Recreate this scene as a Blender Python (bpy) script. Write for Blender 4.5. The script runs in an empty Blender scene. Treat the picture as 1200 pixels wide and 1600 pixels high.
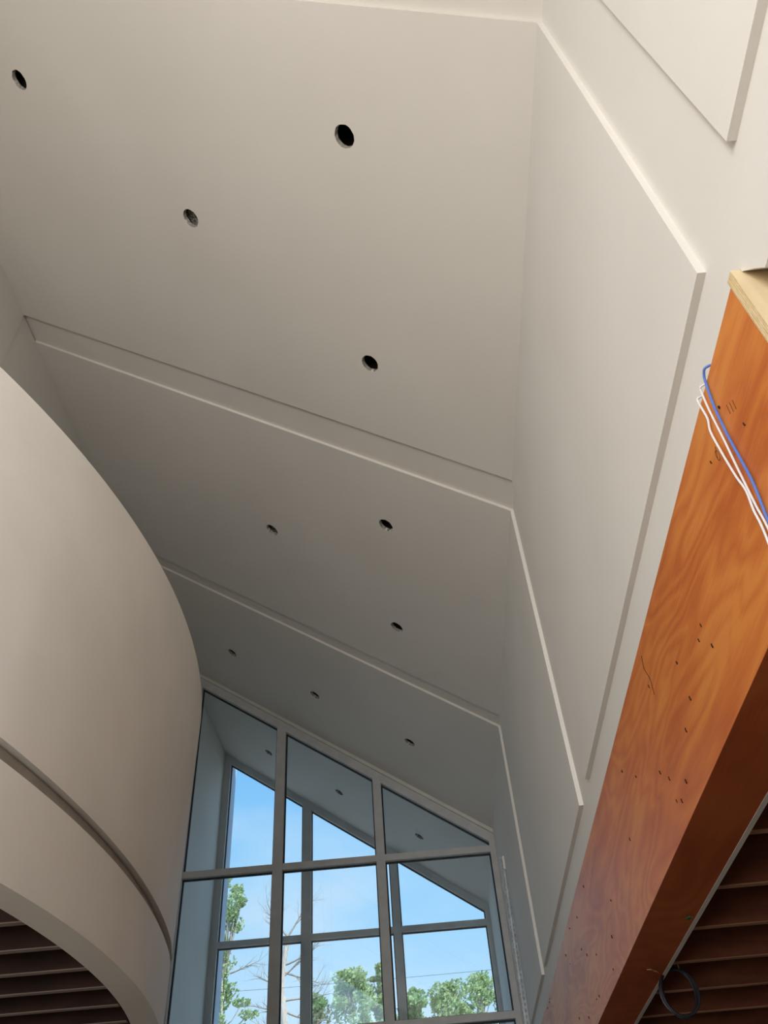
import bpy, bmesh, math, random
from mathutils import Vector, Matrix
from mathutils.geometry import delaunay_2d_cdt

random.seed(7)
sc = bpy.context.scene
COL = sc.collection

# ------------------------------------------------------------------ camera
cam_d = bpy.data.cameras.new('camera')
cam_d.sensor_fit = 'HORIZONTAL'
cam_d.sensor_width = 36.0
cam_d.lens = 36.0 * 1287.09 / 1200.0
cam_d.clip_end = 400
cam = bpy.data.objects.new('camera', cam_d)
COL.objects.link(cam)
CY, CP, CR = -0.0134013, 0.77581779, -0.08258769
fw = Vector((math.sin(CY) * math.cos(CP), math.cos(CY) * math.cos(CP), math.sin(CP)))
rt = Vector((math.cos(CY), -math.sin(CY), 0))
up = rt.cross(fw)
r2 = math.cos(CR) * rt + math.sin(CR) * up
u2 = -math.sin(CR) * rt + math.cos(CR) * up
m = Matrix((r2, u2, -fw)).transposed().to_4x4()
m.translation = Vector((0, 0, 1.6))
cam.matrix_world = m
sc.camera = cam

# ------------------------------------------------------------------ view, sky, sun
vs = sc.view_settings
sc.display_settings.display_device = 'sRGB'
vs.view_transform = 'Standard'
vs.look = 'None'
vs.exposure = 0.0
vs.gamma = 1.0
vs.use_curve_mapping = False

SUN_STRENGTH = 8.0
SKY_STRENGTH = 1.25
BACK_LIGHT = 272.0

world = bpy.data.worlds.new('sky')
sc.world = world
world.use_nodes = True
nt = world.node_tree
nt.nodes.clear()
w_out = nt.nodes.new('ShaderNodeOutputWorld')
w_bg = nt.nodes.new('ShaderNodeBackground')
w_tc = nt.nodes.new('ShaderNodeTexCoord')
w_sep = nt.nodes.new('ShaderNodeSeparateXYZ')
nt.links.new(w_tc.outputs['Generated'], w_sep.inputs[0])
w_ramp = nt.nodes.new('ShaderNodeValToRGB')
w_ramp.color_ramp.elements[0].position = 0.0
w_ramp.color_ramp.elements[0].color = (0.62, 0.80, 0.98, 1)
w_ramp.color_ramp.elements[1].position = 1.0
w_ramp.color_ramp.elements[1].color = (0.10, 0.30, 0.75, 1)
e = w_ramp.color_ramp.elements.new(0.22); e.color = (0.56, 0.80, 1.0, 1)
e = w_ramp.color_ramp.elements.new(0.36); e.color = (0.36, 0.69, 0.98, 1)
e = w_ramp.color_ramp.elements.new(0.50); e.color = (0.22, 0.55, 0.95, 1)
nt.links.new(w_sep.outputs['Z'], w_ramp.inputs[0])
w_noise = nt.nodes.new('ShaderNodeTexNoise')
w_noise.inputs['Scale'].default_value = 3.2
w_noise.inputs['Detail'].default_value = 5
w_map = nt.nodes.new('ShaderNodeMapping')
w_map.inputs['Scale'].default_value = (1, 1, 2.6)
nt.links.new(w_tc.outputs['Generated'], w_map.inputs[0])
nt.links.new(w_map.outputs[0], w_noise.inputs['Vector'])
w_cr = nt.nodes.new('ShaderNodeMapRange')
w_cr.inputs['From Min'].default_value = 0.46
w_cr.inputs['From Max'].default_value = 0.78
w_cr.inputs['To Max'].default_value = 0.65
nt.links.new(w_noise.outputs['Fac'], w_cr.inputs['Value'])
w_mix = nt.nodes.new('ShaderNodeMixRGB')
w_mix.inputs[2].default_value = (0.86, 0.91, 0.98, 1)
nt.links.new(w_cr.outputs[0], w_mix.inputs[0])
nt.links.new(w_ramp.outputs[0], w_mix.inputs[1])
# the sky is brighter on the sun's side, behind the camera (-Y)
w_sun = nt.nodes.new('ShaderNodeMapRange')
w_sun.inputs['From Min'].default_value = 0.1
w_sun.inputs['From Max'].default_value = -1.0
w_sun.inputs['To Min'].default_value = 1.0
w_sun.inputs['To Max'].default_value = 2.4
nt.links.new(w_sep.outputs['Y'], w_sun.inputs['Value'])
w_mul = nt.nodes.new('ShaderNodeMath')
w_mul.operation = 'MULTIPLY'
w_mul.inputs[1].default_value = SKY_STRENGTH
nt.links.new(w_sun.outputs[0], w_mul.inputs[0])
nt.links.new(w_mix.outputs[0], w_bg.inputs['Color'])
nt.links.new(w_mul.outputs[0], w_bg.inputs['Strength'])
nt.links.new(w_bg.outputs[0], w_out.inputs[0])

sun_d = bpy.data.lights.new('sun', 'SUN')
sun_d.energy = SUN_STRENGTH
sun_d.angle = math.radians(0.6)
sun_d.color = (1.0, 0.93, 0.82)
sun = bpy.data.objects.new('sun', sun_d)
COL.objects.link(sun)
sun.rotation_euler = (math.radians(40), 0, math.radians(52))

# daylight entering the glazed back of the hall, behind the camera
bl = bpy.data.lights.new('back_daylight', 'AREA')
bl.shape = 'RECTANGLE'
bl.size = 1.9
bl.size_y = 4.0
bl.energy = BACK_LIGHT
bl.color = (1.0, 0.965, 0.93)
blo = bpy.data.objects.new('back_daylight', bl)
COL.objects.link(blo)
blo.location = (-2.05, -2.9, 3.0)
blo.rotation_euler = (math.radians(114), 0, 0)

# ------------------------------------------------------------------ materials
def mat(name, color, rough=0.8, metal=0.0, spec=0.5):
    mt = bpy.data.materials.new(name)
    mt.use_nodes = True
    b = mt.node_tree.nodes['Principled BSDF']
    b.inputs['Base Color'].default_value = (*color, 1)
    b.inputs['Roughness'].default_value = rough
    b.inputs['Metallic'].default_value = metal
    b.inputs['Specular IOR Level'].default_value = spec
    return mt

def noisy(name, c1, c2, scale=5, rough=0.8, detail=4, bump=0.0, bscale=120, spec=0.5, stretch=(1, 1, 1), lo=0.35, hi=0.65, metal=0.0):
    mt = mat(name, c1, rough, metal, spec)
    t = mt.node_tree
    b = t.nodes['Principled BSDF']
    tc = t.nodes.new('ShaderNodeTexCoord')
    mp = t.nodes.new('ShaderNodeMapping')
    mp.inputs['Scale'].default_value = stretch
    t.links.new(tc.outputs['Object'], mp.inputs[0])
    n = t.nodes.new('ShaderNodeTexNoise')
    n.inputs['Scale'].default_value = scale
    n.inputs['Detail'].default_value = detail
    t.links.new(mp.outputs[0], n.inputs['Vector'])
    r = t.nodes.new('ShaderNodeValToRGB')
    r.color_ramp.elements[0].position = lo
    r.color_ramp.elements[1].position = hi
    r.color_ramp.elements[0].color = (*c1, 1)
    r.color_ramp.elements[1].color = (*c2, 1)
    t.links.new(n.outputs['Fac'], r.inputs[0])
    t.links.new(r.outputs[0], b.inputs['Base Color'])
    if bump:
        n2 = t.nodes.new('ShaderNodeTexNoise')
        n2.inputs['Scale'].default_value = bscale
        n2.inputs['Detail'].default_value = 3
        t.links.new(tc.outputs['Object'], n2.inputs['Vector'])
        bp = t.nodes.new('ShaderNodeBump')
        bp.inputs['Strength'].default_value = bump
        bp.inputs['Distance'].default_value = 0.002
        t.links.new(n2.outputs['Fac'], bp.inputs['Height'])
        t.links.new(bp.outputs[0], b.inputs['Normal'])
    return mt

PAINT = noisy('wall_paint', (0.72, 0.685, 0.63), (0.75, 0.715, 0.66), 1.3, 0.72, bump=0.15, spec=0.3)
CEILP = noisy('ceiling_paint', (0.69, 0.65, 0.59), (0.72, 0.68, 0.62), 0.9, 0.75, bump=0.15, spec=0.3)
CURVP = noisy('curved_wall_paint', (0.70, 0.665, 0.61), (0.76, 0.72, 0.66), 1.6, 0.55, bump=0.12, spec=0.4, detail=6)
FRAME = noisy('window_frame_paint', (0.50, 0.50, 0.49), (0.56, 0.56, 0.55), 6, 0.5, bump=0.1)
TRIMM = noisy('light_trim', (0.62, 0.60, 0.55), (0.68, 0.65, 0.60), 4, 0.7)
GASKET = mat('black_gasket', (0.012, 0.014, 0.02), 0.6)
FLOORM = noisy('subfloor', (0.30, 0.24, 0.18), (0.37, 0.30, 0.23), 2, 0.8, bump=0.3, bscale=30)
GYPS = noisy('cut_gypsum', (0.42, 0.39, 0.34), (0.24, 0.22, 0.19), 40, 0.95)
DARKC = noisy('attic_shade', (0.014, 0.008, 0.005), (0.03, 0.018, 0.010), 9, 0.95)  # near-black, the darkness of the attic given as colour
INSUL = noisy('grey_insulation', (0.10, 0.095, 0.085), (0.55, 0.52, 0.47), 60, 1.0, lo=0.42, hi=0.6)
ROOFM = mat('roofing', (0.12, 0.12, 0.12), 0.9)
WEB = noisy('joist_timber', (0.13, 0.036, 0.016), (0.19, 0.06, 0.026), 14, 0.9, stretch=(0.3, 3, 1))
LITEDGE = noisy('joist_lit_edge', (0.30, 0.16, 0.09), (0.42, 0.23, 0.14), 6, 0.85, stretch=(0.3, 3, 3))  # joist bottom edges, paler to carry the light coming up from the floor
WEBL = noisy('shaded_joist_timber', (0.022, 0.009, 0.006), (0.040, 0.017, 0.011), 14, 0.9, stretch=(0.3, 3, 1))  # joist timber darkened for the dimness under the loft
LITEDGEL = noisy('loft_joist_lit_edge', (0.19, 0.145, 0.12), (0.26, 0.20, 0.17), 6, 0.85, stretch=(0.3, 3, 3))  # the same lit edge, toned down under the loft
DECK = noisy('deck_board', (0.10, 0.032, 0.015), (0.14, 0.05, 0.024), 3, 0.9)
DECKL = noisy('loft_deck_board', (0.035, 0.016, 0.010), (0.055, 0.026, 0.018), 3, 0.9)  # deck board colour with the loft's dimness worked in
GRASS = noisy('ground_gravel', (0.17, 0.17, 0.15), (0.24, 0.23, 0.21), 0.6, 0.95)
BARK = noisy('bark', (0.22, 0.17, 0.13), (0.36, 0.30, 0.24), 8, 0.95, stretch=(4, 4, 1))
PALEBARK = noisy('pale_bark', (0.34, 0.28, 0.23), (0.54, 0.46, 0.39), 8, 0.9, stretch=(4, 4, 1))
BLUEC = mat('blue_cable_jacket', (0.10, 0.19, 0.58), 0.45)
WHITEC = mat('white_cable_jacket', (0.78, 0.75, 0.74), 0.45)
BLACKC = mat('black_cable_jacket', (0.012, 0.012, 0.018), 0.5)
PENCIL = mat('pencil_graphite', (0.10, 0.035, 0.015), 0.8)
KNOT = mat('nail_hole', (0.03, 0.008, 0.004), 0.9)
GREENT = mat('green_tape', (0.03, 0.12, 0.05), 0.6)
TWINE = mat('pale_twine', (0.42, 0.28, 0.12), 0.8)
REVEAL = noisy('outer_reveal_render', (0.52, 0.60, 0.70), (0.56, 0.64, 0.74), 3, 0.8)
GALV = noisy('galvanised_metal', (0.68, 0.69, 0.70), (0.92, 0.92, 0.91), 9, 0.35, metal=0.15)
GROOVEM = noisy('groove_strip_tone', (0.25, 0.22, 0.185), (0.30, 0.265, 0.225), 12, 0.6)
CHALK = mat('chalk_scuff', (0.86, 0.84, 0.78), 0.9)

def wood_beam(name, stops, ring_scale=2.6):
    mt = mat(name, stops[0], 0.42, 0, 0.45)
    t = mt.node_tree
    b = t.nodes['Principled BSDF']
    tc = t.nodes.new('ShaderNodeTexCoord')
    mp = t.nodes.new('ShaderNodeMapping')
    mp.inputs['Scale'].default_value = (0.6, 0.30, 1.5)
    t.links.new(tc.outputs['Object'], mp.inputs[0])
    n = t.nodes.new('ShaderNodeTexNoise')
    n.inputs['Scale'].default_value = 1.7
    n.inputs['Detail'].default_value = 2.5
    n.inputs['Distortion'].default_value = 0.6
    t.links.new(mp.outputs[0], n.inputs['Vector'])
    mul = t.nodes.new('ShaderNodeMath'); mul.operation = 'MULTIPLY'
    mul.inputs[1].default_value = 30.0
    t.links.new(n.outputs['Fac'], mul.inputs[0])
    fr = t.nodes.new('ShaderNodeMath'); fr.operation = 'PINGPONG'
    fr.inputs[1].default_value = 1.0
    t.links.new(mul.outputs[0], fr.inputs[0])
    # fine fibres along the length
    mp2 = t.nodes.new('ShaderNodeMapping')
    mp2.inputs['Scale'].default_value = (30, 1.6, 40)
    t.links.new(tc.outputs['Object'], mp2.inputs[0])
    n2 = t.nodes.new('ShaderNodeTexNoise')
    n2.inputs['Scale'].default_value = 3
    n2.inputs['Detail'].default_value = 4
    t.links.new(mp2.outputs[0], n2.inputs['Vector'])
    # broad blotches of stain
    n3 = t.nodes.new('ShaderNodeTexNoise')
    n3.inputs['Scale'].default_value = 2.2
    n3.inputs['Detail'].default_value = 3
    mp3 = t.nodes.new('ShaderNodeMapping')
    mp3.inputs['Scale'].default_value = (1, 0.5, 1.6)
    t.links.new(tc.outputs['Object'], mp3.inputs[0])
    t.links.new(mp3.outputs[0], n3.inputs['Vector'])
    a = t.nodes.new('ShaderNodeMath'); a.operation = 'MULTIPLY_ADD'
    a.inputs[1].default_value = 0.26
    t.links.new(fr.outputs[0], a.inputs[0])
    a2 = t.nodes.new('ShaderNodeMath'); a2.operation = 'MULTIPLY_ADD'
    a2.inputs[1].default_value = 0.40
    t.links.new(n2.outputs['Fac'], a2.inputs[0])
    t.links.new(n3.outputs['Fac'], a2.inputs[2])
    t.links.new(a2.outputs[0], a.inputs[2])
    r = t.nodes.new('ShaderNodeValToRGB')
    cr = r.color_ramp
    cr.elements[0].position = 0.55; cr.elements[0].color = (*stops[0], 1)
    cr.elements[1].position = 1.05 if False else 1.0; cr.elements[1].color = (*stops[2], 1)
    q = cr.elements.new(0.78); q.color = (*stops[1], 1)
    t.links.new(a.outputs[0], r.inputs[0])
    t.links.new(r.outputs[0], b.inputs['Base Color'])
    bp = t.nodes.new('ShaderNodeBump')
    bp.inputs['Strength'].default_value = 0.25
    bp.inputs['Distance'].default_value = 0.003
    t.links.new(a.outputs[0], bp.inputs['Height'])
    t.links.new(bp.outputs[0], b.inputs['Normal'])
    return mt

BEAMW = wood_beam('oiled_orange_veneer', ((0.50, 0.118, 0.020), (0.60, 0.170, 0.030), (0.68, 0.235, 0.045)))
BEAMU = wood_beam('shaded_veneer', ((0.36, 0.075, 0.018), (0.44, 0.10, 0.026), (0.50, 0.13, 0.035)))  # darker copy of the beam wood, the underside's shade put into its colour
PLY = noisy('raw_plywood', (0.62, 0.47, 0.27), (0.74, 0.60, 0.38), 5, 0.85, stretch=(3, 3, 0.5), bump=0.3, bscale=60)
PLYE = noisy('plywood_edge', (0.55, 0.40, 0.20), (0.70, 0.55, 0.32), 25, 0.9, stretch=(1, 6, 1))

def glass_mat(name, tint):
    mt = bpy.data.materials.new(name)
    mt.use_nodes = True
    t = mt.node_tree
    t.nodes.clear()
    o = t.nodes.new('ShaderNodeOutputMaterial')
    tr = t.nodes.new('ShaderNodeBsdfTransparent')
    tr.inputs['Color'].default_value = (*tint, 1)
    gl = t.nodes.new('ShaderNodeBsdfGlossy')
    gl.inputs['Roughness'].default_value = 0.0
    lw = t.nodes.new('ShaderNodeLayerWeight')
    lw.inputs['Blend'].default_value = 0.5
    pw = t.nodes.new('ShaderNodeMath'); pw.operation = 'POWER'; pw.inputs[1].default_value = 5
    t.links.new(lw.outputs['Facing'], pw.inputs[0])
    ma = t.nodes.new('ShaderNodeMath'); ma.operation = 'MULTIPLY_ADD'
    ma.inputs[1].default_value = 0.95; ma.inputs[2].default_value = 0.045
    t.links.new(pw.outputs[0], ma.inputs[0])
    mx = t.nodes.new('ShaderNodeMixShader')
    t.links.new(ma.outputs[0], mx.inputs[0])
    t.links.new(tr.outputs[0], mx.inputs[1])
    t.links.new(gl.outputs[0], mx.inputs[2])
    t.links.new(mx.outputs[0], o.inputs[0])
    return mt
GLASS = glass_mat('window_glass', (0.93, 0.965, 0.985))

def leaf_mat(name, c1, c2):
    mt = noisy(name, c1, c2, 1.5, 0.6)
    t = mt.node_tree
    b = t.nodes['Principled BSDF']
    o = [n for n in t.nodes if n.type == 'OUTPUT_MATERIAL'][0]
    tl = t.nodes.new('ShaderNodeBsdfTranslucent')
    r = [n for n in t.nodes if n.type == 'VALTORGB'][0]
    t.links.new(r.outputs[0], tl.inputs['Color'])
    mx = t.nodes.new('ShaderNodeMixShader'); mx.inputs[0].default_value = 0.4
    t.links.new(b.outputs[0], mx.inputs[1]); t.links.new(tl.outputs[0], mx.inputs[2])
    t.links.new(mx.outputs[0], o.inputs[0])
    return mt
LEAF = leaf_mat('tree_leaves', (0.26, 0.36, 0.13), (0.44, 0.54, 0.27))
LEAFD = leaf_mat('dense_leaves', (0.20, 0.33, 0.12), (0.34, 0.47, 0.22))

# ------------------------------------------------------------------ helpers
def link_mesh(name, bm, material, parent=None, smooth=False):
    me = bpy.data.meshes.new(name)
    bmesh.ops.recalc_face_normals(bm, faces=bm.faces[:])
    bm.to_mesh(me); bm.free()
    me.materials.append(material)
    if smooth:
        for p in me.polygons: p.use_smooth = True
        me.set_sharp_from_angle(angle=math.radians(35))
    o = bpy.data.objects.new(name, me)
    COL.objects.link(o)
    if parent is not None:
        o.parent = parent
        o.matrix_parent_inverse = parent.matrix_basis.inverted()
    return o

def box(bm, x0, x1, y0, y1, z0, z1):
    v = [bm.verts.new((x, y, z)) for x in (x0, x1) for y in (y0, y1) for z in (z0, z1)]
    for f in ((0, 1, 3, 2), (4, 6, 7, 5), (0, 4, 5, 1), (2, 3, 7, 6), (0, 2, 6, 4), (1, 5, 7, 3)):
        bm.faces.new([v[i] for i in f])

def prism(bm, pts, axis, a, b):
    """polygon pts in the plane across axis, extruded from a to b"""
    def P(p, t):
        return {'x': (t, p[0], p[1]), 'y': (p[0], t, p[1]), 'z': (p[0], p[1], t)}[axis]
    A = [bm.verts.new(P(p, a)) for p in pts]
    B = [bm.verts.new(P(p, b)) for p in pts]
    n = len(pts)
    bm.faces.new(A); bm.faces.new(B[::-1])
    for i in range(n):
        bm.faces.new((A[i], A[(i + 1) % n], B[(i + 1) % n], B[i]))

def tube(bm, pts, r, seg=8, radii=None):
    pts = [Vector(p) for p in pts]
    rings = []
    nrm = None
    for i, p in enumerate(pts):
        d = (pts[min(i + 1, len(pts) - 1)] - pts[max(i - 1, 0)]).normalized()
        if nrm is None:
            nrm = d.orthogonal().normalized()
        else:
            nrm = (nrm - d * nrm.dot(d)).normalized()
        bi = d.cross(nrm)
        rr = radii[i] if radii else r
        rings.append([bm.verts.new(p + rr * (math.cos(2 * math.pi * k / seg) * nrm + math.sin(2 * math.pi * k / seg) * bi)) for k in range(seg)])
    for a, b in zip(rings, rings[1:]):
        for k in range(seg):
            bm.faces.new((a[k], a[(k + 1) % seg], b[(k + 1) % seg], b[k]))
    bm.faces.new(rings[0][::-1]); bm.faces.new(rings[-1])

def smooth_pts(pts, n=6):
    pts = [Vector(p) for p in pts]
    out = []
    for i in range(len(pts) - 1):
        p0, p1, p2, p3 = pts[max(i - 1, 0)], pts[i], pts[i + 1], pts[min(i + 2, len(pts) - 1)]
        for k in range(n):
            t = k / n
            out.append(0.5 * ((2 * p1) + (p2 - p0) * t + (2 * p0 - 5 * p1 + 4 * p2 - p3) * t * t + (3 * p1 - p0 - 3 * p2 + p3) * t ** 3))
    out.append(pts[-1])
    return out

def struct(name, bm, material, smooth=False):
    o = link_mesh(name, bm, material, None, smooth)
    o['kind'] = 'structure'
    return o

def empty(name, loc=(0, 0, 0)):
    o = bpy.data.objects.new(name, None)
    o.location = loc
    o.empty_display_size = 0.1
    COL.objects.link(o)
    return o

def tag(o, label, cat, group=None, kind=None):
    o['label'] = label; o['category'] = cat
    if group: o['group'] = group
    if kind: o['kind'] = kind
    return o

# ------------------------------------------------------------------ the hall's measures
SL = 0.60083267
TS, SS, CS = math.tan(SL), math.sin(SL), math.cos(SL)
XR, XL = 1.0, -3.85                     # faces of the right and the left wall panels
YB, YW = -3.2, 11.48                    # back wall, inner window wall
T = 0.028                               # thickness of the raised panels
def zc(x): return 6.436 + (1.0 - x) * TS
BAYS = [(-3.2, 0.965), (1.362, 4.70), (5.055, 8.395), (8.645, YW)]

HOLES = [  # x, y on the ceiling, what it looks like
    (-2.697, 2.124), (-0.085, 2.132), (-1.411, 3.008), (-0.067, 3.940), (-0.071, 5.867), (-1.370, 6.707),
    (-0.064, 7.537), (-2.579, 10.136), (-1.336, 10.148), (-0.048, 10.129),
    (-2.550, 13.173), (-1.323, 13.194), (-0.042, 13.178)]
HR = 0.080

def ceil_pt(x, y, off):
    return (x + off * SS, y, zc(x) + off * CS)

def slab_with_holes(bm, x0, x1, y0, y1, off0, off1):
    u0, u1 = x0 / CS, x1 / CS
    pts = [Vector((u0, y0)), Vector((u1, y0)), Vector((u1, y1)), Vector((u0, y1))]
    faces = [[0, 1, 2, 3]]
    circ = []
    for hx, hy in HOLES:
        if x0 < hx < x1 and y0 < hy < y1:
            ring = []
            rnd = random.Random(int(hx * 1000) + int(hy * 100))
            for k in range(28):
                a = 2 * math.pi * k / 28
                rr = HR * (1 + rnd.uniform(-0.02, 0.02))
                ring.append(len(pts))
                pts.append(Vector((hx / CS + rr * math.cos(a), hy + rr * math.sin(a))))
            circ.append((Vector((hx / CS, hy)), ring))
            faces.append(ring)
    v, ed, fc, *_ = delaunay_2d_cdt(pts, [], faces, 1, 1e-6)
    def P(q, off):
        return ceil_pt(q.x * CS, q.y, off)
    A = [bm.verts.new(P(q, off0)) for q in v]
    B = [bm.verts.new(P(q, off1)) for q in v]
    for f in fc:
        c = sum((v[i] for i in f), Vector((0, 0))) / len(f)
        if any((c - cc).length < HR * 0.95 for cc, _ in circ):
            continue
        bm.faces.new([A[i] for i in f]); bm.faces.new([B[i] for i in f][::-1])
    bnd = [e for e in bm.edges if len(e.link_faces) == 1]
    low = {a: b for a, b in zip(A, B)}
    for e in bnd:
        a, b = e.verts
        if a in low and b in low and a.is_valid:
            bm.faces.new((a, b, low[b], low[a]))

# ---- ceiling
bm = bmesh.new()
slab_with_holes(bm, -4.0, 1.2, YB, 14.56, T, T + 0.008)
ceiling = struct('ceiling', bm, CEILP)
for y0, y1 in BAYS:
    bm = bmesh.new()
    slab_with_holes(bm, XL - T, XR + T, y0, y1, 0, T + 0.002)
    link_mesh('ceiling_panel', bm, CEILP, ceiling)
bm = bmesh.new()
slab_with_holes(bm, -3.64, 1.0, 11.62, 14.42, 0, T + 0.002)
link_mesh('ceiling_panel', bm, CEILP, ceiling)
# roof above the joist space
bm = bmesh.new()
prism(bm, [(-4.3, zc(-4.3) + 0.42), (1.4, zc(1.4) + 0.42), (1.4, zc(1.4) + 0.55), (-4.3, zc(-4.3) + 0.55)], 'y', YB - 0.3, 14.66)
prism(bm, [(-4.3, zc(-4.3) + 0.06), (1.4, zc(1.4) + 0.06), (1.4, zc(1.4) + 0.43), (-4.3, zc(-4.3) + 0.43)], 'y', 14.57, 14.66)
struct('roof', bm, ROOFM)

# ---- right wall with raised panels
bm = bmesh.new()
prism(bm, [(XR + T, 3.63), (XR + T, zc(XR + T) + 0.10), (1.45, zc(XR + T) + 0.10), (1.45, 3.63)], 'y', YB, YW)
prism(bm, [(YB, 3.50), (1.16, 3.50), (1.19, 3.55), (1.236, 3.616), (1.236, 3.63), (YB, 3.63)], 'x', XR + T, 1.45)
wall_right = struct('wall_right', bm, PAINT)
for y0, y1 in BAYS:
    bm = bmesh.new()
    prism(bm, [(XR, 3.835), (XR, zc(XR)), (XR + T, zc(XR + T)), (XR + T, 3.835)], 'y', y0, y1)
    link_mesh('wall_panel', bm, PAINT, wall_right)
bm = bmesh.new()
box(bm, 1.35, 1.45, YB, 1.2, 0, 3.63)
box(bm, 1.35, 5.0, 1.1, 1.2, 0, 3.63)
struct('wall_right_lower', bm, PAINT)

# ---- left wall
bm = bmesh.new()
box(bm, -4.1, XL - T, YB, YW, 0, zc(XL) + 0.12)
wall_left = struct('wall_left', bm, PAINT)
for y0, y1, t in ((YB, 4.70, 0.0), (4.70, YW, 0.006)):
    bm = bmesh.new()
    prism(bm, [(XL - t, 3.3), (XL - t, zc(XL - t)), (XL - T, zc(XL - T)), (XL - T, 3.3)], 'y', y0, y1)
    link_mesh('wall_panel', bm, PAINT, wall_left)

# ---- back wall behind the camera: glazed front with a wide opening and a high gable light
bm = bmesh.new()
y0, y1 = YB - 0.2, YB
top = lambda x: zc(x) + 0.1
def bw(pts): prism(bm, pts, 'y', y0, y1)
bw([(-4.1, 0), (-3.05, 0), (-3.05, top(-3.05)), (-4.1, top(-4.1))])
bw([(-3.05, 0), (-0.95, 0), (-0.95, 1.4), (-3.05, 1.4)])
bw([(-3.05, 6.6), (-0.95, 6.6), (-0.95, 6.9), (-3.05, 6.9)])
bw([(-3.05, zc(-3.05) - 0.16), (-1.45, zc(-1.45) - 0.16), (-1.45, top(-1.45)), (-3.05, top(-3.05))])
bw([(-1.45, 6.9), (-0.95, 6.9), (-0.95, top(-0.95)), (-1.45, top(-1.45))])
bw([(-0.95, 0), (1.45, 0), (1.45, top(1.45)), (-0.95, top(-0.95))])
struct('wall_back', bm, PAINT)

# ---- floor and ground
bm = bmesh.new(); box(bm, -4.1, 5.1, -3.4, 14.56, -0.2, 0)
struct('floor', bm, FLOORM)
bm = bmesh.new(); box(bm, -90, 90, -60, 130, -0.6, -0.35)
struct('ground', bm, GRASS)

# ---- rooms under the upper floor on the right
bm = bmesh.new()
box(bm, 5.0, 5.1, 1.1, 11.62, 0, 3.4)
box(bm, 1.034, 5.1, 11.48, 11.62, 0, 6.6)
struct('wall_side_room', bm, DECK)
bm = bmesh.new(); box(bm, 1.264, 5.1, 1.2, 11.48, 3.20, 3.26)
struct('ceiling_side_room', bm, DECK)

# ---- vestibule walls between the two glazed walls
bm = bmesh.new()
prism(bm, [(-3.9, 0), (-3.64, 0), (-3.64, zc(-3.64) + 0.03), (-3.9, zc(-3.9) + 0.03)], 'y', 11.62, 14.56)
struct('wall_vestibule_left', bm, PAINT)
bm = bmesh.new()
prism(bm, [(1.0, 0), (1.2, 0), (1.2, zc(1.2) + 0.03), (1.0, zc(1.0) + 0.03)], 'y', 11.62, 14.56)
struct('wall_vestibule_right', bm, PAINT)
bm = bmesh.new()
prism(bm, [(-3.9, -0.3), (-3.52, -0.3), (-3.52, zc(-3.52)), (-3.9, zc(-3.9))], 'y', 14.56, 14.94)
struct('trim_outer_left', bm, REVEAL)

# ---- curved wall of the loft
CX, CYY, R0 = -6.7500, 4.2405, 5.2705
def radius(th, z):
    tt = max(-0.40, min(0.22, th)); tg = max(-0.26, min(0.22, th))
    dt = 0.060 * tt + 0.014
    dg = 0.591 * tg * tg - 0.013 * tg - 0.021
    if z <= 3.354: k = (z - 2.87) / 0.484; d = dg * k
    else: k = (z - 3.354) / 1.731; d = dg * (1 - k) + dt * k
    return R0 + d
prof = [(0, 2.87), (0, 3.278), (-0.034, 3.278), (-0.034, 3.344), (-0.06, 3.344), (-0.06, 3.354), (0, 3.354), (0, 3.9), (0, 4.5), (0, 5.085), (-0.15, 5.085), (-0.15, 2.87)]
bm = bmesh.new()
rings = []
th0, th1, N = -0.98, 0.98, 150
for i in range(N + 1):
    th = th0 + (th1 - th0) * i / N
    ring = []
    for dr, z in prof:
        r = radius(th, z) + dr
        ring.append(bm.verts.new((CX + r * math.cos(th), CYY + r * math.sin(th), z)))
    rings.append(ring)
for a, b in zip(rings, rings[1:]):
    for k in range(len(prof)):
        bm.faces.new((a[k], a[(k + 1) % len(prof)], b[(k + 1) % len(prof)], b[k]))
bm.faces.new(rings[0]); bm.faces.new(rings[-1][::-1])
wall_curved = struct('wall_curved', bm, CURVP, smooth=True)
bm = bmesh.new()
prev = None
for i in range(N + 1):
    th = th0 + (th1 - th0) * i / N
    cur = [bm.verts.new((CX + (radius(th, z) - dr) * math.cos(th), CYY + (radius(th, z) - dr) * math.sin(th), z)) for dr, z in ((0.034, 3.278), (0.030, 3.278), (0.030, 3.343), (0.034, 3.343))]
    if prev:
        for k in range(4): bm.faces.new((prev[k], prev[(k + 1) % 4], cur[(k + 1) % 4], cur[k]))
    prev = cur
rb = link_mesh('groove_strip', bm, GROOVEM, wall_curved, smooth=True)  # strip at the back of the groove, darker than the wall paint
rb['label'] = 'grey brown strip lining the groove'
# loft floor behind it
bm = bmesh.new()
pts = []
for i in range(41):
    th = -0.94 + 1.88 * i / 40
    x = CX + (R0 - 0.155) * math.cos(th)
    if x > XL: pts.append((x, CYY + (R0 - 0.155) * math.sin(th)))
pts += [(XL - 0.03, pts[-1][1]), (XL - 0.03, pts[0][1])]
prism(bm, pts, 'z', 3.19, 3.30)
struct('ceiling_loft', bm, DECKL)

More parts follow.
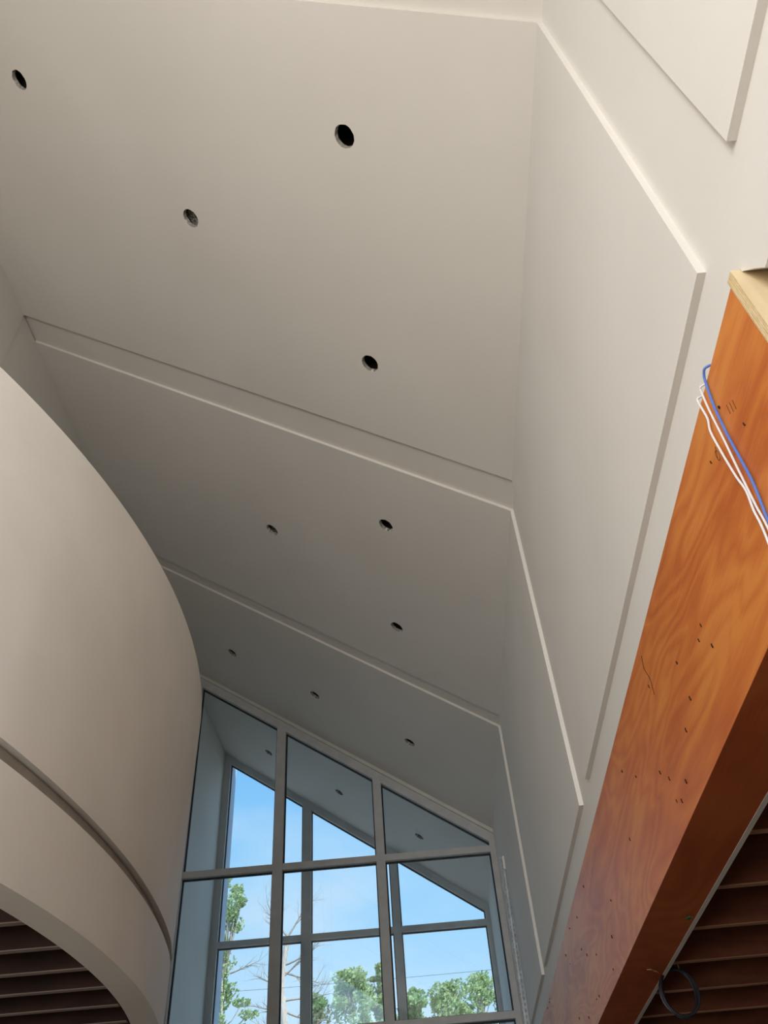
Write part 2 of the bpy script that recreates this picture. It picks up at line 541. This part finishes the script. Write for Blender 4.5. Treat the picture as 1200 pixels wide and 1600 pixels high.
# ------------------------------------------------------------------ glazed walls
def glazed_wall(name, yf, mull, xl, xr, jl, head, rows, fmat):
    """yf front face of the frame; mull [(x0,x1)]; xl,xr daylight edges; rows [(z0,z1)] of the transoms"""
    root = empty(name, ((xl + xr) / 2, yf, 0)); root['kind'] = 'structure'
    yb, yg = yf + 0.13, yf + 0.085
    htop = lambda x: zc(x) - 0.0
    hbot = lambda x: zc(x) - head
    def part(nm, fn, mt=fmat):
        bmm = bmesh.new(); fn(bmm)
        return link_mesh(nm, bmm, mt, root)
    part('jamb', lambda b: prism(b, [(jl, 0), (xl, 0), (xl, htop(xl)), (jl, htop(jl))], 'y', yf, yb))
    part('jamb', lambda b: prism(b, [(xr, 0), (XR + 0.034, 0), (XR + 0.034, htop(XR + 0.034)), (xr, htop(xr))], 'y', yf, yb))
    part('head', lambda b: prism(b, [(xl, hbot(xl)), (xr, hbot(xr)), (xr, htop(xr)), (xl, htop(xl))], 'y', yf + 0.004, yb))
    for a, c in mull:
        part('mullion', lambda b: prism(b, [(a, 0), (c, 0), (c, hbot(c) + 0.02), (a, hbot(a) + 0.02)], 'y', yf, yb))
    edges = [xl] + [v for mm in mull for v in mm] + [xr]
    bays = [(edges[i], edges[i + 1]) for i in range(0, len(edges), 2)]
    part('sill', lambda b: box(b, xl, xr, yf, yb, 0, 0.12))
    for a, c in bays:
        zl = 0.12
        for (t0, t1) in rows + [(99, 99)]:
            if t0 < 90:
                part('transom', lambda b: box(b, a, c, yf + 0.006, yb, t0, t1))
                poly = [(a, zl), (c, zl), (c, t0), (a, t0)]
            else:
                poly = [(a, zl), (c, zl), (c, hbot(c)), (a, hbot(a))]
            g = 0.018
            def gask(b):
                cen = (sum(p[0] for p in poly) / 4, sum(p[1] for p in poly) / 4)
                n = len(poly)
                inner = []
                for i in range(n):
                    p0 = Vector(poly[i - 1]); p1 = Vector(poly[i]); p2 = Vector(poly[(i + 1) % n])
                    d1 = (p1 - p0).normalized(); d2 = (p2 - p1).normalized()
                    n1 = Vector((-d1.y, d1.x)); n2 = Vector((-d2.y, d2.x))
                    k = (n1 + n2); k = k / max(0.3, k.dot(n1))
                    inner.append(p1 + k * g)
                for i in range(n):
                    q = [poly[i], poly[(i + 1) % n], tuple(inner[(i + 1) % n]), tuple(inner[i])]
                    prism(b, q, 'y', yg - 0.012, yg + 0.02)
            part('gasket', gask, GASKET)
            part('glass_pane', lambda b: prism(b, poly, 'y', yg, yg + 0.006), GLASS)
            zl = t1
    return root
MU = [(-2.105, -1.968), (-0.655, -0.535)]
glazed_wall('window_1', YW, MU, -3.368, 0.925, -3.90, 0.20, [(2.05, 2.14), (4.13, 4.21), (6.145, 6.232)], FRAME)
glazed_wall('window_2', 14.42, [(-2.125, -1.965), (-0.60, -0.475)], -3.515, 0.925, -3.66, 0.125, [(2.02, 2.11), (4.09, 4.18), (6.135, 6.225)], FRAME)
bm = bmesh.new()
prism(bm, [(XL, zc(XL) - 0.055), (XR, zc(XR) - 0.055), (XR, zc(XR) + 0.001), (XL, zc(XL) + 0.001)], 'y', YW - 0.035, YW + 0.01)
struct('trim_1', bm, TRIMM)

# ------------------------------------------------------------------ header beam, right
beam = empty('header_beam', (1.12, 1.275, 2.865))
tag(beam, 'long oiled orange timber header beam under the right wall', 'beam')
bm = bmesh.new()
box(bm, 1.0, 1.24, 1.277, YW - 0.002, 2.8665, 3.60)
bb = link_mesh('timber', bm, BEAMW, beam)
bm = bmesh.new(); box(bm, 1.0, 1.24, 1.277, YW - 0.002, 2.864, 2.8665)
u = link_mesh('shaded_underside', bm, BEAMU, beam); u['label'] = 'dark red brown underside, shade in its colour'
bm = bmesh.new(); box(bm, 1.0, 1.32, 1.238, 1.276, 2.865, 3.628)
pc = link_mesh('end_cap', bm, PLY, beam); pc['label'] = 'pale raw plywood cap'
bm = bmesh.new()
for k in range(5):
    box(bm, 0.9988, 1.0, 1.239 + k * 0.0075, 1.239 + k * 0.0075 + (0.003 if k % 2 else 0.0045), 2.87, 3.625)
link_mesh('ply_edge', bm, PLYE, pc)
# pencil marks, nail holes
def mark(name, pts, r, mt, lab=None):
    b = bmesh.new(); tube(b, pts, r, 5)
    o = link_mesh(name, b, mt, beam)
    return o
for k in range(3):
    y = 1.535 + 0.018 * k
    mark('pencil_stroke', [(0.9992, y, 3.385 + 0.012 * k), (0.9992, y - 0.004, 3.42 + 0.012 * k)], 0.0011, PENCIL)
loop = [(0.9992, 1.735 + 0.011 * math.cos(a), 3.412 + 0.020 * math.sin(a)) for a in [i * math.pi / 6 for i in range(12)]]
mark('pencil_stroke', loop + [(0.9992, 1.725, 3.44)], 0.001, PENCIL)
rnd = random.Random(3)
for k in range(46):
    y = 1.5 + 8.5 * rnd.random() ** 1.4; z = rnd.uniform(2.92, 3.56)
    l = rnd.uniform(0.006, 0.018)
    mark('nail_hole', [(0.9985, y, z), (0.9985, y + l * 0.25, z + l * 0.5), (0.9985, y + l * 0.2, z + l)], rnd.uniform(0.0022, 0.0042), KNOT)
# check crack in the veneer
mark('split', smooth_pts([(0.999, 3.00, 3.67 - 0.12), (0.999, 3.02, 3.50), (0.999, 2.99, 3.43), (0.999, 3.00, 3.36)]), 0.0013, KNOT)

bm = bmesh.new()
box(bm, 1.2405, 1.262, 1.277, YW - 0.002, 2.862, 2.905)
strip = link_mesh('edge_strip', bm, TRIMM); tag(strip, 'thin pale strip running along the back lower edge of the orange beam', 'trim strip')

# ------------------------------------------------------------------ joists
def joist(x0, x1, y, z0, webm, litm, label, group, h=0.30):
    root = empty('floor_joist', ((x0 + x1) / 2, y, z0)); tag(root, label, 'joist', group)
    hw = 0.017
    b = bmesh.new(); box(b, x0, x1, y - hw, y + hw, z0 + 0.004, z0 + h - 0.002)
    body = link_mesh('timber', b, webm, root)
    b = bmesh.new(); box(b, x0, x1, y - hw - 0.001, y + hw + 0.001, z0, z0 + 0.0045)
    e = link_mesh('lit_bottom_edge', b, litm, root); e['label'] = 'bottom edge coloured paler, as lit from below'
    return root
ry = [2.20, 2.765, 3.33, 3.92, 4.47, 5.03, 5.61, 6.17, 6.73, 7.3, 7.87]
rnames = {3.33: 'brown joist beyond the beam at the right edge, nearest in view',
          3.92: 'second brown joist from the camera, to the right of the beam',
          4.47: 'third brown joist from the camera, above the right of the black cable coil',
          5.03: 'brown joist that the black cable coil hangs from',
          5.61: 'brown joist seen through the black cable coil',
          6.17: 'brown joist low in the corner just behind the black cable coil',
          6.73: 'farthest brown joist, at the bottom right corner of the view'}
for y in ry:
    if 3.0 < y < 6.9:
        joist(1.264, 4.98, y, 2.90, WEB, LITEDGE, rnames[y], 'joists beyond the orange beam')
ly = [3.58, 3.915, 4.24, 4.55, 4.875, 5.20]
lnames = ['dark joist under the curved loft wall, topmost in view', 'second dark joist from the top under the curved loft wall',
          'third dark joist from the top under the curved loft wall', 'fourth dark joist from the top under the curved loft wall',
          'fifth dark joist from the top under the curved loft wall', 'sixth and lowest visible dark joist under the curved loft wall']
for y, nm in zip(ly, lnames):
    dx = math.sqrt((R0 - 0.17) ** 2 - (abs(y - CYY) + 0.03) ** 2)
    joist(XL + 0.005, CX + dx, y, 2.888, WEBL, LITEDGEL, nm, 'joists under the loft')

# ------------------------------------------------------------------ downlight cut-outs
hl = ['large dark round downlight hole in the ceiling near the upper left corner',
      'largest dark round downlight hole, near the camera and nearest the top',
      'round downlight hole showing mottled grey insulation inside',
      'dark round downlight hole just above the first ceiling groove, towards the right wall',
      'dark round downlight hole just below the first ceiling groove, towards the right wall',
      'small faint downlight hole mid ceiling, between the two grooves and left of its neighbour',
      'dark round downlight hole just above the second ceiling groove, towards the right wall',
      'small downlight hole in the last ceiling bay, leftmost beside the curved wall',
      'small downlight hole in the last ceiling bay, above the second window mullion',
      'small downlight hole in the last ceiling bay, nearest the right wall',
      'downlight hole seen through the glass of the top left window pane',
      'downlight hole seen through the glass of the top middle window pane',
      'downlight hole seen through the glass of the top right window pane']
for i, ((hx, hy), lab) in enumerate(zip(HOLES, hl)):
    base = Vector(ceil_pt(hx, hy, 0))
    root = empty('downlight_hole', base)
    tag(root, lab, 'ceiling hole', 'open holes cut for downlights')
    ux, uy, un = Vector((CS, 0, -SS)), Vector((0, 1, 0)), Vector((SS, 0, CS))
    rnd = random.Random(i)
    # ragged cut edge of the board lining the hole
    b = bmesh.new()
    K = 36
    levels = [(0.0, 0.0), (0.008, 0.0015), (0.017, 0.001), (0.027, 0.002), (0.036, 0.0)]
    rr = [[HR * (1 + rnd.uniform(-0.022, 0.01)) for _ in range(K)] for _ in levels]
    inner = [[b.verts.new(base + un * (h + 0.0005) + (ux * math.cos(2 * math.pi * k / K) + uy * math.sin(2 * math.pi * k / K)) * (rr[j][k] - 0.003 - g)) for k in range(K)] for j, (h, g) in enumerate(levels)]
    outer = [[b.verts.new(base + un * (h + 0.0005) + (ux * math.cos(2 * math.pi * k / K) + uy * math.sin(2 * math.pi * k / K)) * (HR + 0.002)) for k in range(K)] for h in (0.0, 0.036)]
    for a, c in zip(inner, inner[1:]):
        for k in range(K): b.faces.new((a[k], a[(k + 1) % K], c[(k + 1) % K], c[k]))
    for a, c in ((inner[0], outer[0]), (inner[-1], outer[1])):
        for k in range(K): b.faces.new((a[k], a[(k + 1) % K], c[(k + 1) % K], c[k]))
    link_mesh('cut_edge', b, GYPS, root)
    # cup closing the hole, near-black colour standing for the unlit space above
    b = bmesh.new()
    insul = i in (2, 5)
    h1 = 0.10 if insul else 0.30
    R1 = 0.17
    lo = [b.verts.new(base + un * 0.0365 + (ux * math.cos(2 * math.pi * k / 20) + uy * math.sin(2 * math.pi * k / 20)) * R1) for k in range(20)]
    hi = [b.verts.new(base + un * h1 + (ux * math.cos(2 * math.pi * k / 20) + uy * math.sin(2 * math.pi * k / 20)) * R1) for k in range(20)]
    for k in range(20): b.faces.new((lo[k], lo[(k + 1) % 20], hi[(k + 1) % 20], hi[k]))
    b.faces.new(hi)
    cv = link_mesh('cavity_cup', b, INSUL if insul else DARKC, root)
    if insul: cv['label'] = 'mottled grey insulation'

# ------------------------------------------------------------------ cables on the beam
def cable(name, pts, r, mt, label, cat='cable', group=None):
    b = bmesh.new(); tube(b, smooth_pts(pts, 5), r, 8)
    o = link_mesh(name, b, mt, None, smooth=True)
    tag(o, label, cat, group)
    return o
XC = 0.990
cable('data_cable', [(1.028, 1.535, 3.606), (1.012, 1.545, 3.613), (XC, 1.556, 3.612), (XC - .002, 1.575, 3.603), (XC, 1.590, 3.581), (XC, 1.610, 3.500), (XC, 1.621, 3.379), (XC, 1.621, 3.265), (XC, 1.622, 3.182), (XC, 1.635, 3.104), (XC, 1.645, 3.053), (XC, 1.66, 2.9), (XC, 1.70, 2.6), (0.97, 1.72, 2.3)], 0.0042, BLUEC,
      'blue data cable hanging down the face of the orange beam')
cable('power_cable', [(1.028, 1.612, 3.606), (1.008, 1.618, 3.613), (XC, 1.625, 3.609), (XC, 1.634, 3.596), (XC, 1.644, 3.513), (XC, 1.649, 3.382), (XC, 1.656, 3.278), (XC, 1.660, 3.19), (XC, 1.663, 3.119), (XC + .001, 1.664, 3.044), (XC, 1.68, 2.9), (XC, 1.71, 2.6), (0.975, 1.73, 2.35)], 0.0034, WHITEC,
      'thin white cable hanging beside the blue cable on the orange beam')
cable('power_cable', [(1.028, 1.66, 3.604), (1.01, 1.664, 3.612), (XC, 1.668, 3.607), (XC - .004, 1.670, 3.589), (XC, 1.674, 3.514), (XC, 1.693, 3.476), (XC, 1.692, 3.386), (XC, 1.684, 3.27), (XC, 1.672, 3.193), (XC - .007, 1.672, 3.118), (XC - .008, 1.673, 3.043), (XC - .008, 1.70, 2.9), (XC - .006, 1.735, 2.6), (0.972, 1.77, 2.4)], 0.0036, WHITEC,
      'lower of two white cables on the orange beam, farther from the blue one')

# black coil hung from a joist beyond the beam
b = bmesh.new()
pts = []
for i in range(5 * 26 + 1):
    a = 2 * math.pi * i / 26 + 1.6
    k = i / 26
    pts.append((1.307 + (0.092 + 0.006 * math.sin(k * 2.3)) * math.cos(a) + 0.004 * math.sin(3.1 * k), 5.10 + 0.007 * (k - 2.5) + 0.006 * math.sin(a), 2.778 + (0.118 + 0.006 * math.cos(k * 2.9)) * math.sin(a)))
tube(b, pts, 0.0062, 7)
coil = link_mesh('cable_coil', b, BLACKC, None, smooth=True)
tag(coil, 'black coiled cable hanging from a joist behind the orange beam', 'cable coil')
b = bmesh.new()
tube(b, smooth_pts([(1.33, 5.06, 2.93), (1.335, 5.075, 2.905), (1.34, 5.10, 2.888), (1.335, 5.13, 2.905), (1.33, 5.135, 2.93)]), 0.003, 6)
link_mesh('hanging_tie', b, TWINE, coil)
b = bmesh.new()
box(b, 1.185, 1.215, 4.13, 4.165, 2.852, 2.857)
bmesh.ops.bevel(b, geom=[e for e in b.edges if abs(e.verts[0].co.z - e.verts[1].co.z) > .004], offset=0.011, segments=3, affect='EDGES')
tp = link_mesh('tape_scrap', b, GREENT); tag(tp, 'small dark green scrap stuck at the back edge of the beam underside', 'scrap')
cable('twine_scrap', [(1.125, 4.91, 2.851), (1.145, 4.905, 2.848), (1.16, 4.93, 2.850), (1.185, 4.95, 2.846), (1.20, 4.995, 2.851)], 0.0028, TWINE, 'short tan bit of twine sticking out under the orange beam near the black coil', 'twine')

# ------------------------------------------------------------------ perforated corner bead leaning on the right wall
b = bmesh.new()
H = 5.66
nseg = 190
def bead_pt(s, w, side):
    # s 0..1 along, w 0..1 across the flange
    x = 0.872 + (0.985 - 0.872) * s
    y = 10.50 + 0.02 * math.sin(s * 3)
    z = H * s
    tw = 0.5 * math.sin(s * 4.0) + 0.15
    a = tw + (math.pi * 0.28 if side else -math.pi * 0.28) - math.pi / 2
    return Vector((x + 0.045 * w * math.cos(a), y + 0.045 * w * math.sin(a), z))
for side in (0, 1):
    cols = [0.0, 0.30, 0.72, 1.0]
    grid = [[b.verts.new(bead_pt(i / nseg, w, side)) for w in cols] for i in range(nseg + 1)]
    for i in range(nseg):
        for j in range(3):
            if j == 1 and i % 2 == side: continue        # punched slots
            b.faces.new((grid[i][j], grid[i][j + 1], grid[i + 1][j + 1], grid[i + 1][j]))
bmesh.ops.solidify(b, geom=b.faces[:], thickness=0.0012)
bead = link_mesh('corner_bead', b, GALV)
tag(bead, 'tall perforated metal corner bead leaning upright beside the right window jamb', 'corner bead')
b = bmesh.new()
tube(b, [bead_pt(0.0, 0.02, 0) + Vector((0, -0.003, 0)), bead_pt(0.33, 0.02, 0), bead_pt(0.66, 0.02, 0), bead_pt(1.0, 0.02, 0)], 0.010, 8)
link_mesh('nose', b, GALV, bead)
b = bmesh.new()
box(b, 0.972, 1.006, 10.44, 10.48, 5.50, 5.665)
# chalk-white tip where the bead is still clean
bmesh.ops.bevel(b, geom=b.edges[:], offset=0.008, segments=2, affect='EDGES')
tipo = link_mesh('tip', b, CHALK, bead); tipo['label'] = 'white tip'

# ------------------------------------------------------------------ outdoors
def leaves(bm, blobs, n, size, rnd):
    for _ in range(n):
        c, r = rnd.choice(blobs)
        while True:
            p = Vector((rnd.uniform(-1, 1), rnd.uniform(-1, 1), rnd.uniform(-1, 1)))
            if p.length < 1: break
        p = p.normalized() * (p.length ** 0.5)
        q = Vector(c) + Vector((p.x * r[0], p.y * r[1], p.z * r[2]))
        s = size * rnd.uniform(0.6, 1.4)
        a = Vector((rnd.gauss(0, 1), rnd.gauss(0, 1), rnd.gauss(0, 1))).normalized()
        t = a.orthogonal().normalized(); w = a.cross(t)
        vs = [bm.verts.new(q + t * s * 0.5), bm.verts.new(q + w * s * 0.28), bm.verts.new(q - t * s * 0.5), bm.verts.new(q - w * s * 0.28)]
        bm.faces.new(vs)

def branch(bm, p, d, length, r, depth, rnd, spread=0.6, droop=0.0):
    pts = [Vector(p)]; dd = Vector(d).normalized()
    n = 6
    for i in range(n):
        dd = (dd + Vector((rnd.uniform(-1, 1), rnd.uniform(-1, 1), rnd.uniform(-0.6, 0.8) - droop)) * 0.16).normalized()
        pts.append(pts[-1] + dd * length / n)
    tube(bm, pts, r, 5, radii=[r * (1 - 0.75 * i / n) for i in range(n + 1)])
    if depth <= 0: return
    for i in range(2, n + 1):
        for _ in range(2 if depth > 1 else 1):
            nd = (dd + Vector((rnd.uniform(-1, 1), rnd.uniform(-1, 1), rnd.uniform(-0.5, 0.8))) * spread * 1.5).normalized()
            branch(bm, pts[i], nd, length * rnd.uniform(0.35, 0.6), r * 0.45 * (1 - 0.1 * i), depth - 1, rnd, spread, droop)

G = -0.35
def tree(x, y, h, blobs, n, size, label, seed, leafm=LEAF, bark=BARK, trunk_r=0.16, lean=(0, 0), group='trees outside the windows'):
    rnd = random.Random(seed)
    root = empty('leafy_tree', (x, y, G)); tag(root, label, 'tree', group)
    b = bmesh.new()
    tip = Vector((x + lean[0], y + lean[1], h * 0.86))
    pts = smooth_pts([(x, y, G), (x + lean[0] * 0.2 + 0.2, y, h * 0.3), (x + lean[0] * 0.6 - 0.15, y + lean[1] * 0.5, h * 0.6), tip], 4)
    tube(b, pts, trunk_r, 7, radii=[trunk_r * (1 - 0.8 * i / (len(pts) - 1)) for i in range(len(pts))])
    for c, r in blobs:
        s = min(pts, key=lambda q: (q - Vector(c)).length + (0 if q.z < c[2] else 2))
        mid = (s + Vector(c)) / 2 + Vector((0, 0, -0.2))
        tube(b, smooth_pts([s, mid, c], 3), 0.018, 5)
    link_mesh('trunk', b, bark, root)
    b = bmesh.new(); leaves(b, blobs, n, size, rnd)
    link_mesh('foliage', b, leafm, root)
    return root

# tall vine-hung tree behind the left edge of the outer window
rnd = random.Random(5)
bl_ = []
for zc_, xc_, w_ in ((13.3, -7.5, 0.42), (12.7, -7.15, 0.45), (12.2, -6.95, 0.5), (11.8, -7.1, 0.4), (11.2, -7.35, 0.3), (10.7, -7.3, 0.35), (10.2, -7.4, 0.35), (9.7, -7.35, 0.45), (9.2, -7.5, 0.5), (8.7, -7.4, 0.6), (8.1, -7.2, 0.8), (8.2, -6.2, 0.4)):
    for k in range(6):
        q = rnd.uniform(0.14, 0.32) * (1.3 if zc_ < 9.8 else 1)
        bl_.append(((xc_ + rnd.uniform(-w_, w_), 30 + rnd.uniform(-w_, w_), zc_ + rnd.uniform(-0.3, 0.3)), (q * 1.2, q, q)))
bl_ += [((-8.3, 30.3, 10.5), (0.8, 0.7, 1.6)), ((-8.4, 30.3, 8.0), (1.0, 1.0, 1.6)), ((-6.1, 30, 8.95), (0.35, 0.3, 0.14)), ((-6.35, 30, 9.3), (0.3, 0.3, 0.12))]
t1 = tree(-6.05, 30, 11.6, bl_, 7500, 0.13, 'tall sparse leafy tree at the left edge of the outer glazing', 5, LEAF, PALEBARK, 0.15, (-1.0, 0))
b = bmesh.new()
branch(b, (-6.80, 30, 10.2), (0.8, 0, 0.35), 1.0, 0.03, 2, random.Random(2))
link_mesh('bare_branch', b, BARK, t1)
# bare dead tree
dead = empty('bare_tree', (-4.3, 26, G)); tag(dead, 'bare leafless tree with pale trunk beside the left mullion', 'tree')
b = bmesh.new()
tr = smooth_pts([(-4.2, 26, G), (-4.28, 26, 3), (-4.22, 26, 6), (-4.30, 26, 7.7), (-4.40, 26, 8.6), (-4.33, 26, 9.3), (-4.22, 26, 9.9)], 4)
tube(b, tr, 0.15, 8, radii=[0.17 - 0.10 * i / (len(tr) - 1) for i in range(len(tr))])
link_mesh('trunk', b, PALEBARK, dead)
rnd = random.Random(11)
for z, dx, dz, L in ((9.9, 0.5, 0.9, 1.2), (9.6, -0.4, 1, 1.3), (9.2, 0.9, 0.2, 1.1), (8.9, 1, -0.2, 1.2), (8.6, -0.9, 0.5, 1.0), (8.3, 1, 0.15, 1.4), (7.9, 1, -0.35, 1.3), (7.9, -1, 0.1, 0.8),
                     (7.4, 1, -0.1, 1.2), (7.2, -1, 0.3, 0.9), (10.0, -0.9, 1.1, 1.1), (8.8, 0.8, 0.7, 1.1), (7.0, 0.9, 0.5, 1.2)):
    b = bmesh.new()
    p = min(tr, key=lambda q: abs(q.z - z))
    branch(b, p, (dx, rnd.uniform(-0.4, 0.4), dz), L, 0.032, 2, rnd, 0.55)
    link_mesh('branch', b, BARK, dead)

def crown(cx, cy, ztop, w, seed):
    r = random.Random(seed); out = []
    for k in range(34):
        t = r.random() ** 1.3
        z = ztop - 0.25 - t * 3.4
        ww = w * (0.25 + 0.85 * min(1, t * 2.2)) * r.uniform(0.2, 1.15)
        a = r.uniform(0, 2 * math.pi)
        q = r.uniform(0.16, 0.42) * w
        out.append(((cx + ww * math.cos(a), cy + ww * math.sin(a), z), (q * 1.15, q * 1.15, q * r.uniform(0.7, 1.1))))
    out.append(((cx, cy, ztop - 0.3), (w * 0.22, w * 0.22, 0.3)))
    for k in range(6):
        out.append(((cx + r.uniform(-.3, .3) * w, cy, ztop - 3.2), (w * 0.8, w * 0.7, 1.1)))
    return out
specs = [(-4.45, 0.95, 10.45, 0.75, 'dense green tree low behind the left edge of the middle outer pane'),
         (-3.15, 1.10, 11.15, 0.95, 'green tree in the middle outer pane, behind the pale glass reflection'),
         (-1.95, 1.25, 11.3, 0.60, 'green tree low behind the right edge of the middle outer pane'),
         (-0.85, 0.95, 10.35, 1.05, 'green tree at the left of the lower right outer pane'),
         (0.40, 1.10, 10.45, 1.1, 'green tree in the middle of the lower right outer pane'),
         (1.60, 1.24, 10.6, 1.0, 'green tree at the right of the lower right outer pane'),
         (2.9, 0.95, 10.1, 1.0, 'green tree farthest right, by the right outer jamb')]
for i, (x, k, zt, w, lab) in enumerate(specs):
    x, y, zt, w = x * k, 34 * k, 1.6 + (zt - 1.6) * k, w * k
    tree(x, y, zt, crown(x, y, zt, w, 40 + i), 6500, 0.15, lab, 60 + i, LEAFD if i % 3 == 0 else LEAF, BARK, 0.14)
vine = tree(-2.52, 31, 10.1, [((-2.50, 31, 9.75), (0.14, 0.2, 0.4)), ((-2.42, 31, 9.1), (0.20, 0.2, 0.5)), ((-2.46, 31, 8.3), (0.20, 0.2, 0.6)), ((-2.46, 31, 7.3), (0.25, 0.2, 0.7))], 1500, 0.13,
     'narrow bright green vine-clad stem in the middle outer pane', 91, LEAF, BARK, 0.08)
cable('power_line', [(-14, 20.5, 7.35), (-8, 20.2, 7.1), (-2.5, 20, 6.95), (4, 20.2, 7.05), (12, 20.6, 7.4)], 0.0035, BLACKC, 'thin dark overhead wire crossing behind the outer glazing', 'wire')
